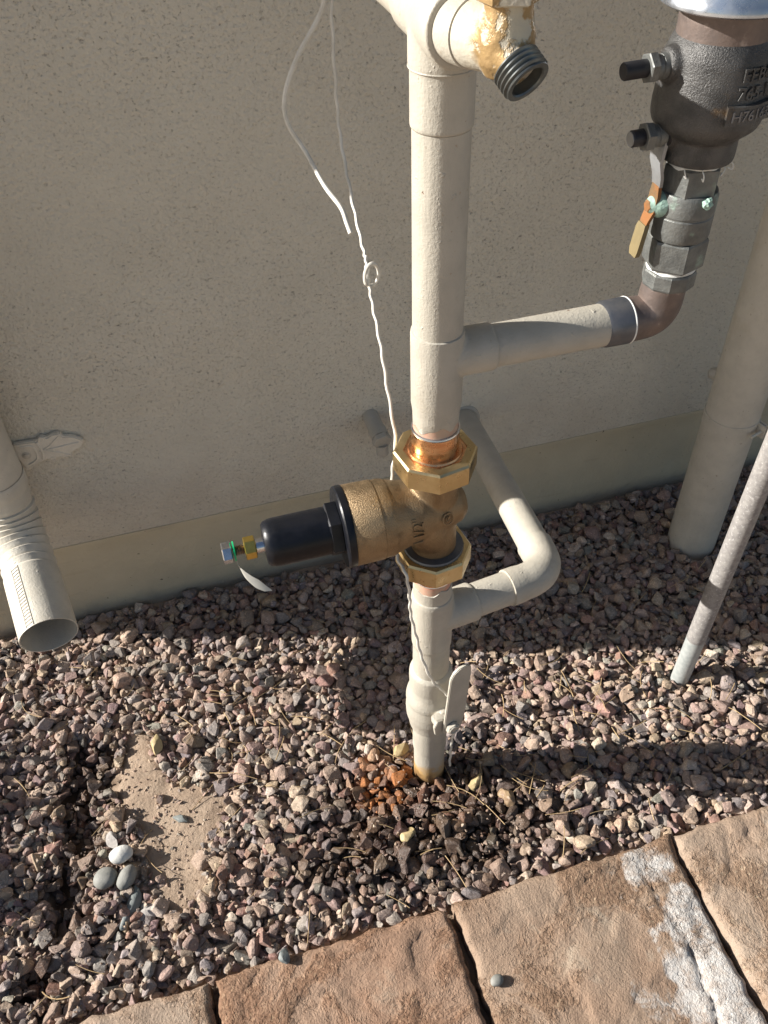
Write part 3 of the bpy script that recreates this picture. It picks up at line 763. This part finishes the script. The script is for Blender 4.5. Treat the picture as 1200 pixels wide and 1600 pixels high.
# union nuts
g = G().lathe((0, 0, 0), (0, 0, 1), [(.0245, .5675), (.0385, .5675), (.0403, .5690), (.0403, .5895), (.0385, .5915), (.0305, .5918), (.0300, .5890)], 8, rad(-12))
obj('union_nut', g, 'brass', reg, 20)
g = G().lathe((0, 0, 0), (0, 0, 1), [(.0300, .586), (.0300, .5905), (.0295, .5912), (.0262, .5912), (.0252, .593)], 56); obj('union_collar', g, 'copper', reg)
g = G().lathe((0, 0, 0), (0, 0, 1), [(.0240, .4330), (.0380, .4330), (.0400, .4350), (.0400, .4560), (.0382, .4585), (.0325, .4588), (.0320, .4560)], 8, rad(-14))
obj('union_nut', g, 'brass', reg, 20)
g = G().lathe((0, 0, 0), (0, 0, 1), [(.0318, .452), (.0318, .4595), (.0308, .4612), (.0255, .4618)], 56); obj('union_collar', g, 'dark_metal', reg)
# cast lettering on the barrel: reads upwards round it
RB = .0337
def on_barrel(x0, a0, r_):
    return lambda x, y, z: (x0-y, -(r_+z)*math.cos(a0+x/r_), ZR+(r_+z)*math.sin(a0+x/r_))
g = text_geo('1 1/2"', .0150, .0007, on_barrel(-.0215, -.50, RB)); obj('cast_lettering', g, 'bronze', reg, 30)
tc = Vector((.0055, -.0262, .5205)); tn = Vector((.25, -.95, .28)).normalized()
g = G().torus(tc, tn, .0060, .0007, 28, 6).torus(tc+Vector((0, 0, .0)), tn, .0022, .0006, 16, 6)
g.box(tc, (.0012, .0012, .008), Matrix.Rotation(.4, 3, 'Y'))
obj('cast_mark', g, 'bronze', reg)

# ------------------------------------------------------------------ hose bib at the top
bib = thing('hose_bib', 'brass hose bib with peeling beige paint and dark threaded spout', 'faucet', (0, -.03, ZT))
bd = Vector((.0125, -.045, .002)).normalized(); b0 = Vector((0, -.028, ZT))
bc = Vector((.0125, -.0745, .9600))
od = Vector((.30, -.80, -.52)).normalized(); oc = Vector((.0166, -.096, .9462))
g = G().lathe(b0, bd, [(.0200, -.002), (.0205, .0), (.0205, .018), (.0190, .0185)], 48); obj('nipple', g, 'paint', bib)
g = G().lathe(b0, bd, [(.0195, .016), (.0195, .024), (.0180, .038), (.0165, .052), (.008, .058)], 32)
g.lathe(bc, (0, 0, 1), [(.012, -.018), (.0165, -.010), (.0170, .004), (.0145, .018), (.0145, .026)], 32)
g.lathe(oc-od*.030, od, [(.012, 0), (.0118, .012), (.0108, .020), (.0115, .026)], 32)
obj('body', blend(g, .0010, 5), 'bib_brass', bib, 180)
prof = [(.0095, -.002)]
for k in range(4):
    h = -.001+k*.0032; prof += [(.0132, h), (.0149, h+.0010), (.0149, h+.0017), (.0134, h+.0028)]
prof += [(.0140, .0122), (.0138, .0130), (.0108, .0130), (.0102, .0120), (.0102, .002), (.0095, -.004)]
g = G().lathe(oc-od*.0095, od, prof, 48, caps=False); obj('threaded_spout', g, 'hose_thread', bib, 30)
g = G().prism(bc, (0, 0, 1), 6, .0205, .022, .036, .2, .001).lathe(bc, (0, 0, 1), [(.0150, .036), (.0150, .052), (.011, .056)], 24)
obj('packing_nut', g, 'bib_brass', bib, 25)
g = G().lathe(bc, (0, 0, 1), [(.0045, .05), (.0045, .085)], 16).torus(bc+Vector((0, 0, .082)), (0, 0, 1), .030, .0045, 36, 10)
for k in range(3):
    a_ = k*2.094; g.box(bc+Vector((math.cos(a_)*.015, math.sin(a_)*.015, .082)), (.030, .006, .004), Matrix.Rotation(a_, 3, 'Z'), .001)
obj('hand_wheel', g, 'lever_rust', bib)
# ------------------------------------------------------------------ shut-off valve under the backflow device
sv_ = thing('shutoff_valve', 'weathered grey bronze ball valve with rusty orange lever below the backflow body', 'valve', (AX, 0, .73))
A0 = (AX, 0, 0); Z_ = (0, 0, 1)
g = G().lathe(A0, Z_, [(.0208, .727), (.0222, .7275), (.0228, .729), (.0228, .7405), (.0220, .742), (.017, .7425)], 10, rad(10)); obj('tail_nut', g, 'patina_valve', sv_, 20)
g = G().lathe(A0, Z_, [(.0200, .7418), (.0212, .7432), (.0205, .7462), (.018, .747)], 40, jit=wav(.0012, .7, (1, 2))); obj('thread_tape', g, 'tape', sv_)
g = G().lathe(A0, Z_, [(.0210, .7455), (.0248, .7460), (.0258, .7475), (.0258, .7700), (.0248, .7720), (.022, .7725)], 6, rad(-10)); obj('hex_end', g, 'patina_valve', sv_, 20)
g = G().lathe(A0, Z_, [(.0215, .771), (.0240, .7735), (.0246, .776), (.0246, .7920), (.0240, .7928), (.0240, .7938), (.0246, .7946), (.0246, .8085), (.0232, .8120), (.019, .8125)], 48); obj('body', g, 'patina_valve', sv_, 30)
g = G().prism(A0, Z_, 6, .0238, .8105, .8335, rad(22), .0012); obj('hex_end', g, 'patina_valve', sv_, 20)
g = G().lathe(A0, Z_, [(.0195, .8325), (.0218, .8335), (.0212, .8365), (.0195, .8372)], 40, jit=wav(.0018, 2.1, (1, 2)))
for (a_, b_) in ((-.9, .5), (-.3, .2), (.7, -.4), (1.1, .5)):
    p0 = Vector((AX+.0225*math.sin(a_), -.0225*math.cos(a_), .835)); dn = Vector((math.sin(a_), -math.cos(a_), 0))
    g.sweep(spline([p0, p0+dn*.004+Vector((b_*.006, 0, -.003)), p0+dn*.003+Vector((b_*.010, 0, -.008)), p0+dn*.0015+Vector((b_*.004, 0, -.006))], 5), .0005, 6)
obj('thread_tape', g, 'tape', sv_)
g = G().lathe((AX, 0, .8015), (-1, 0, 0), [(.0105, .012), (.0105, .026), (.0085, .029), (.005, .0345)], 28); obj('stem_boss', g, 'patina_green', sv_)
# crusted green lump on the front
bm = bmesh.new(); bmesh.ops.create_icosphere(bm, subdivisions=3, radius=.0042); g = G(); bm.verts.index_update()
g.add([v.co*(1+.45*mnoise.noise(v.co*420))+Vector((AX+.003, -.0245, .8085)) for v in bm.verts], [[v.index for v in f.verts] for f in bm.faces]); bm.free()
obj('corrosion_crust', g, 'patina_green', sv_, flat=True)
lx = AX-.0315
def lev(pts, th, wd_):
    g = G(); n = len(pts); v = []; f = []
    for (x, z), w_ in zip(pts, wd_):
        v += [(x-th/2, -w_, z), (x-th/2, w_, z), (x+th/2, w_, z), (x+th/2, -w_, z)]
    for i in range(n-1):
        for k in range(4): f.append((i*4+k, i*4+(k+1) % 4, (i+1)*4+(k+1) % 4, (i+1)*4+k))
    f += [(3, 2, 1, 0), tuple((n-1)*4+k for k in range(4))]
    return g.add(v, f)
g = lev([(lx-.001, .866), (lx-.003, .848), (lx-.003, .838), (lx+.001, .826), (lx+.002, .818)], .0028, [.009, .009, .008, .007, .006]); l1 = obj('lever_upper', g, 'lever_zinc', sv_, 20)
g = lev([(lx+.002, .819), (lx+.002, .810), (lx+.001, .798), (lx-.002, .790), (lx-.003, .786)], .0030, [.005, .0065, .0065, .0055, .005]); obj('lever_hub', g, 'lever_rust', sv_, 20)
g = lev([(lx-.003, .787), (lx-.0040, .783), (lx-.0065, .764), (lx-.0068, .759)], .0042, [.0055, .0065, .0065, .005]); obj('lever_grip', g, 'lever_coat', sv_, 20)
g = G().prism((lx, 0, .8015), (-1, 0, 0), 6, .0052, -.0005, .004, 0, .0006); obj('lever_nut', g, 'lever_rust', sv_, 20)

# ------------------------------------------------------------------ backflow preventer body
bf = thing('backflow_preventer', 'dark weathered bronze backflow preventer with silver bonnet and two test cocks', 'valve', (AX, 0, .837))
g = G().lathe(A0, Z_, [(.0240, .8365), (.0278, .8370), (.0286, .840), (.0286, .8555), (.0340, .8600), (.0392, .8645), (.0412, .870), (.0414, .880), (.0402, .896), (.0382, .914), (.0358, .9215), (.0325, .9265), (.0318, .945)], 56)
g.lathe((AX, 0, .895), (1, 0, 0), [(.036, 0), (.034, .04), (.029, .06), (.029, .085)], 40)
g.lathe((AX, 0, .908), (-1, 0, 0), [(.014, .0), (.013, .040), (.0115, .0435)], 24)
g.lathe((AX, 0, .8585), (-1, 0, 0), [(.014, .0), (.012, .030), (.0105, .0335)], 24)
obj('body', blend(g, .0014, 5), 'patina', bf, 180)
g = G().lathe(A0, Z_, [(.0334, .9235), (.0334, .948)], 48); obj('neck', g, 'old_copper', bf)
g = G().lathe(A0, Z_, [(.030, .9455), (.0475, .9455), (.0500, .9470), (.0503, .9495), (.0485, .9525), (.0470, .960), (.043, .978), (.033, .990), (.012, .996)], 64); obj('bonnet', g, 'bonnet_metal', bf, 40)
g = G().prism((AX, 0, .895), (1, 0, 0), 8, .034, .080, .104, .1, .0015); obj('outlet_nut', g, 'patina', bf, 20)
q = arc((.62, 0, .895), (.57, 0, .895), (.62, 0, .845), 8)
g = G().sweep([(AX+.10, 0, .895)]+q+[(.62, 0, -.06)], .0190, 28); obj('outlet_pipe', g, 'paint', bf)
for zc, x1, x2, bright in ((.908, .1715, .1345, False), (.8585, .1790, .1500, True)):
    g = G().lathe((x1+.003, -.001, zc), (-1, 0, -.02), [(.0105, 0), (.0098, .0045)], 28); cc = obj('cock_collar', g, 'black_plastic', bf)
    g = G().lathe((x1-.001, -.001, zc), (-1, 0, -.02), [(.0088, 0), (.0086, .006), (.0079, .0065), (.0086, .0072), (.0086, .011)], 28); ck = obj('test_cock', g, 'patina_valve', bf, 30)
    g = G().prism((x1-.0115, -.001, zc), (-1, 0, -.02), 6, .0108, 0, .0068, .35, .0007); obj('cock_hex', g, 'patina_valve', ck, 20)
    L = (x1-.018)-x2
    g = G().lathe((x1-.0175, -.001, zc), (-1, 0, -.02), [(.0058, 0), (.0062, .001), (.0062, L-.001), (.0055, L)], 24); cp = obj('cock_cap', g, 'black_rubber', ck, 30)
    if bright:
        g = G().lathe((x1-.0175-L, -.001, zc-.02*L), (-1, 0, -.02), [(.0054, -.0005), (.0054, .0006)], 24); obj('cap_face', g, 'lever_zinc', ck)
RBF = .0408
def on_body(a0, z0, r_, sl=0.):
    return lambda x, y, z: (AX+(r_+z)*math.sin(a0+x/r_), -(r_+z)*math.cos(a0+x/r_), z0+y-sl*y)
g = text_geo('FEBCO', .0125, .0008, on_body(-.10, .9035, .0392)); obj('cast_lettering', g, 'patina', bf, 30)
g = text_geo('765-1', .0125, .0008, on_body(-.14, .8915, .0403)); obj('cast_lettering', g, 'patina', bf, 30)
# raised serial plate bent round the body
def plate(a0, a1, z0, z1, r0, r1, n=10):
    v = []; f = []
    for i in range(n+1):
        a = a0+(a1-a0)*i/n
        for r_, z in ((r0, z0), (r1, z0), (r1, z1), (r0, z1)): v.append((AX+r_*math.sin(a), -r_*math.cos(a), z))
    for i in range(n):
        for k in range(4): f.append((i*4+k, i*4+(k+1) % 4, (i+1)*4+(k+1) % 4, (i+1)*4+k))
    f += [(3, 2, 1, 0), tuple(n*4+k for k in range(4))]
    return G().add(v, f)
sp = obj('serial_plate', plate(-.28, 1.05, .8755, .8885, .037, .0448), 'patina', bf, 25)
g = text_geo('H761635', .0105, .0004, on_body(-.20, .8785, .0449)); obj('serial_number', g, 'dark_metal', sp, 30)

# ------------------------------------------------------------------ wires
wt = (-.006, .262, .934)
tw_ = thing('tracer_wire', 'long pale wire knotted in a loop and running down past the regulator', 'wire', (-.02, .26, .9))
pts = [(-.012, .266, .932), (-.0143, .265, .8951), (-.0165, .257, .84), (-.0172, .25, .7993), (-.0172, .23, .765), (-.0177, .20, .7344), (-.0225, .155, .7215), (-.0238, .14, .7182), (-.0262, .130, .7115), (-.027, .12, .702), (-.0275, .105, .686), (-.0283, .08, .6608), (-.0285, .06, .625), (-.0285, .036, .5788), (-.034, .032, .54), (-.040, .020, .50), (-.041, -.005, .46), (-.038, -.026, .452), (-.0355, -.029, .42), (-.0338, -.028, .3882), (-.0275, -.028, .345), (-.0203, -.0285, .3008), (-.008, -.031, .255), (.0050, -.0335, .232), (.016, -.038, .205), (.021, -.036, .150), (.0208, -.030, .105), (.0215, -.026, .070), (.0235, -.02, .02)]
g = G().sweep([p+Vector((.0006*math.sin(i*1.3), 0, .0005*math.cos(i*.9))) for i, p in enumerate(spline(pts, 8))], .00165, 8); obj('strand', g, 'wire_coat', tw_)
lc = Vector((-.0245, .118, .7125)); ls = []
for k in range(27):
    t = -2.2+k/26*6.1
    ls.append(lc+Vector((math.sin(t)*.0075, .004*math.sin(t*.5), math.cos(t)*.0125)))
g = G().sweep([Vector((-.0255, .128, .719))]+ls, .0018, 8); obj('loop', g, 'wire_coat', tw_)
fw = thing('hanging_wire', 'short pale wire hanging free with a cut end from the upper pipe', 'wire', (-.02, .26, .9))
pts = [(-.004, .262, .985), (-.026, .255, .962), (-.0225, .262, .935), (-.0215, .265, .9019), (-.050, .263, .862), (-.0653, .26, .8314), (-.0660, .255, .808), (-.0528, .245, .7827), (-.045, .205, .765), (-.0378, .172, .757), (-.0362, .158, .748), (-.0349, .15, .7411)]
g = G().sweep(spline(pts, 8), .0023, 8); obj('strand', g, 'wire_coat', fw)
g = G()
for k in range(2):
    cc_ = Vector((-.001, .262+k*.0045, ZT)); ls = [cc_+Vector((math.cos(t)*.0235, .003*math.sin(t+k), math.sin(t)*.0235)) for t in np.linspace(-2.3, 4.1, 40)]
    g.sweep(ls, .0016, 8)
ls = spline([(-.014, .264, .932), (-.006, .260, .924), (.004, .258, .926), (.014, .262, .936), (.020, .268, .950)], 6); g.sweep(ls, .0010, 6)
ls = spline([(-.020, .262, .937), (-.018, .258, .922), (-.012, .262, .918), (-.010, .266, .930)], 6); g.sweep(ls, .0013, 6)
obj('pipe_wrap', g, 'wire_coat', fw)

# ------------------------------------------------------------------ downspout at the house corner
ds = thing('downspout', 'beige round metal downspout with crimped elbow and leaf bracket at the corner', 'downspout', (-.4905, .389, .2))
UX = Vector((-.4905, .3885, 0)); RD = .0370
g = G().sweep([UX+Vector((0, 0, 3.1)), UX+Vector((0, 0, .40)), UX+Vector((0, 0, .357)), UX+Vector((0, 0, .3565)), UX+Vector((0, 0, .350))], [RD+.0012, RD+.0012, RD+.0014, RD-.0006, RD-.002], 56, caps=False)
obj('upper_tube', g, 'paint_light', ds, 25)
out_c = Vector((-.4590, .2090, .2195)); ld = None
B1 = UX+Vector((0, 0, .318)); Bc = UX+Vector((.001, -.004, .252)); B2 = Bc+(out_c-Bc).normalized()*.082
ld = (out_c-B2).normalized()
cen = [UX+Vector((0, 0, .375)), UX+Vector((0, 0, .33)), UX+Vector((0, 0, .322))]; rd = [RD, RD, RD]
crimp = arc(Bc, B1, B2, 8*6)
for i, p in enumerate(crimp):
    ph = (i % 6)/6.; cen.append(p); rd.append(RD*(1.015-.075*ph if i % 6 else .925) if i not in (0, len(crimp)-1) else RD)
L_ = (out_c-B2).length
for t in (.06, .3, .6, 1.0): cen.append(B2+ld*L_*t); rd.append(RD*(1+.012*t))
# inner skin and rim
n_o = len(cen)
back = [crimp[i] for i in range(len(crimp)-1, -1, -6)]
cen2 = cen+[cen[-1]+ld*.0003, cen[-1], B2+ld*L_*.3]+back+[UX+Vector((0, 0, .34))]
rd2 = rd+[rd[-1]-.0004, rd[-1]-.0014, RD-.002]+[RD*.88]*(len(back)+1)
def sweep_fixed(centers, radii, dirs, seg):
    G_ = G(); v = []; f = []
    for c_, r_, d_ in zip(centers, radii, dirs):
        d_ = Vector(d_).normalized(); e1 = Vector((1, 0, 0)); e1 = (e1-d_*e1.dot(d_)).normalized(); e2 = d_.cross(e1)
        for k in range(seg):
            t = 2*math.pi*k/seg; v.append(c_+(e1*math.cos(t)+e2*math.sin(t))*r_)
    for i in range(len(centers)-1):
        for k in range(seg):
            j = (k+1) % seg; f.append((i*seg+k, i*seg+j, (i+1)*seg+j, (i+1)*seg+k))
    return G_.add(v, f)
dirs = []
for i in range(len(cen)):
    a_ = cen[max(0, i-1)]; b_ = cen[min(len(cen)-1, i+1)]; dirs.append((b_-a_).normalized())
dc = [dirs[3+i] for i in range(len(crimp)-1, -1, -6)]
dirs += [ld, ld, ld]+dc+[Vector((0, 0, -1))]
g = sweep_fixed(cen2, rd2, dirs, 64); obj('crimped_elbow', g, 'paint_light', ds, 22)
# knurled seam along the outlet
e1 = Vector((1, 0, 0)); e1 = (e1-ld*e1.dot(ld)).normalized(); e2 = ld.cross(e1)
if e2.z < 0: e2 = -e2
def onseam(t, off, dh): 
    a = rad(112)+off/RD; d_ = e1*math.cos(a)+e2*math.sin(a); return B2+ld*(L_*t)+d_*(RD*(1+.012*t)+dh), d_
g = G()
for off in (-.0052, .0052):
    g.sweep([onseam(t, off, .0002)[0] for t in (.0, .3, .6, .985)], .0007, 6)
for k in range(19):
    t0 = .02+k*.051
    p0, _ = onseam(t0, -.0042, .0003); p1, _ = onseam(min(t0+.022, .99), .0042, .0003); g.sweep([p0, p1], .0008, 6)
obj('seam', g, 'paint_light', ds)
# leaf bracket on the wall
leaf = [(-.4593, .3765), (-.4283, .375), (-.424, .3803), (-.4173, .3795), (-.4146, .377), (-.4058, .3812), (-.3963, .3806), (-.3939, .3744), (-.3808, .3711), (-.3693, .3616), (-.3705, .3572), (-.3751, .3508), (-.3894, .345), (-.39, .3375), (-.3972, .3375), (-.4088, .3416), (-.413, .3369), (-.4198, .3378), (-.4242, .3419), (-.4352, .3381), (-.4551, .328), (-.4603, .3563)]
g = G().poly(leaf, (0, .4285, 0), (1, 0, 0), (0, 0, 1), (0, -1, 0), .0085, .0016)
def ridge(pts, r_): g.sweep(spline([(x, .4200, z) for x, z in pts], 5), r_, 8)
ridge([(-.4300, .3570), (-.410, .3580), (-.392, .3590), (-.376, .3600)], .0016)
ridge([(-.424, .3580), (-.414, .3640), (-.404, .3720), (-.398, .3770)], .0013)
ridge([(-.421, .3560), (-.411, .3520), (-.400, .3460), (-.393, .3410)], .0013)
ridge([(-.452, .3700), (-.438, .3690), (-.4345, .3620), (-.4345, .3510), (-.438, .3440), (-.449, .3380)], .0016)
ridge([(-.4295, .3730), (-.4270, .3640), (-.4265, .3520), (-.4290, .3430)], .0018)
g.torus((-.4220, .4205, .3765), (0, 1, 0), .0028, .0013, 16, 6).torus((-.4165, .4205, .3405), (0, 1, 0), .0028, .0013, 16, 6)
bk = obj('leaf_bracket', g, 'paint_bracket', ds, 40)
g = G().lathe((-.4476, .4205, .3548), (0, -1, 0), [(.0062, -.001), (.0062, .0008), (.0035, .0012), (.0035, .003), (.0015, .0038)], 20); obj('screw', g, 'paint_light', bk)
g = G().lathe(UX, (0, 0, 1), [(RD+.0020, .334), (RD+.0026, .335), (RD+.0026, .3555), (RD+.0020, .3565)], 56, caps=False); obj('strap', g, 'paint_light', ds)

# ------------------------------------------------------------------ large drain pipe on the right
dp = thing('drain_pipe', 'wide beige drain pipe with strap clamp standing in the shaded gravel', 'pipe', (.589, .289, 0))
D0 = (.589, .289, 0)
g = G().lathe(D0, Z_, [(.0408, -.06), (.0408, 3.1)], 64); obj('tube', g, 'paint_light', dp)
g = G().lathe(D0, Z_, [(.0410, .2515), (.0420, .2520), (.0420, .2755), (.0410, .2760)], 64, caps=False); cl = obj('clamp_strap', g, 'paint_light', dp)
d1 = Vector((.30, -.954, 0)).normalized(); s1 = Vector((.954, .30, 0))
c0 = Vector(D0)+Vector((0, 0, .2635))
g = G().box(c0+d1*.0460+s1*.012, (.003, .018, .0225), Matrix.Rotation(math.atan2(d1.y, d1.x)-math.pi/2, 3, 'Z'), .001)
g.box(c0+d1*.0470+s1*.018, (.003, .019, .0225), Matrix.Rotation(math.atan2(d1.y, d1.x)-math.pi/2+.1, 3, 'Z'), .001)
g.lathe(c0+d1*.049+s1*-.012, s1, [(.0024, 0), (.0024, .044)], 14).prism(c0+d1*.049, s1, 6, .0048, .021, .026, 0, .0005)
obj('clamp_bolt', g, 'paint_light', cl, 25)
g = G().lathe((.562, .3185, .333), (-.739, .674, 0), [(.010, -.006), (.010, .003), (.007, .010), (.002, .012)], 20)
obj('rivet', g, 'paint', dp)

# ------------------------------------------------------------------ galvanised conduit
cd = thing('conduit', 'thin speckled galvanised conduit rising out of the gravel on the right', 'pipe', (.4219, .0348, 0))
b_ = Vector((.4219, .0348, 0)); ldc = Vector((.026, 0, 1)).normalized()
g = G().sweep([b_-ldc*.06, b_+ldc*.085, b_+ldc*.0855], .0136, 28); obj('buried_end', g, 'galvanized_bare', cd)
g = G().sweep([b_+ldc*.085, b_+ldc*2.6], .0138, 28); obj('tube', g, 'galvanized', cd)

# ------------------------------------------------------------------ capped stub in the wall
st = thing('wall_stub', 'short capped pipe stub sticking out of the stucco behind the regulator', 'pipe', (.045, .43, .292))
sdv = Vector((.004, -.062, -.012)).normalized(); s0 = Vector((.0438, .436, .2978))
g = G().lathe(s0, sdv, [(.0125, 0), (.0125, .036), (.0138, .0365), (.0140, .054)], 28); obj('pipe', g, 'paint', st, 30)
g = G().prism(s0, sdv, 6, .0150, .054, .0640, .2, .001); obj('cap', g, 'paint', st, 20)
g = G().lathe(s0+sdv*.058, (0, -.1, -1), [(.0095, .008), (.0095, .024), (.008, .026)], 20); obj('drain_tip', g, 'paint', st)

# ------------------------------------------------------------------ low plant left of the frame; its shade falls on the gravel
r2 = np.random.default_rng(21)
for (cx_, cy_, lab) in ((-.755, .19, 'low leafy plant left of the frame, nearer the house wall'), (-.745, .03, 'low leafy plant left of the frame, nearer the pavers')):
    sh = thing('low_plant', lab, 'plant', (cx_, cy_, -.01), 'low plants beside the gravel')
    g = G(); gl = G(); p0 = Vector((cx_, cy_, -.01))
    for k in range(26):
        a_ = r2.uniform(0, 6.28); el = r2.uniform(.35, 1.3); L = r2.uniform(.07, .15)
        d_ = Vector((math.cos(a_)*math.cos(el)*.6, math.sin(a_)*math.cos(el)*.9, math.sin(el)*.8))
        g.sweep([p0+d_*L*t for t in (0, .35, .7, 1.)], [.003, .0025, .0018, .0008], 6)
        for _ in range(26):
            t = r2.uniform(.3, 1.05); c_ = p0+d_*L*t+Vector(r2.normal(0, .012, 3)); n_ = Vector(r2.normal(size=3)).normalized(); e_ = n_.orthogonal().normalized(); f_ = n_.cross(e_)
            l_, w_ = r2.uniform(.009, .016), r2.uniform(.004, .007)
            gl.add([c_-e_*l_, c_-e_*l_*.2+f_*w_+n_*.002, c_+e_*l_, c_-e_*l_*.2-f_*w_+n_*.002], [(0, 1, 2), (0, 2, 3)])
    obj('stems', g, 'bark', sh); obj('foliage', gl, 'leaf', sh, flat=True)
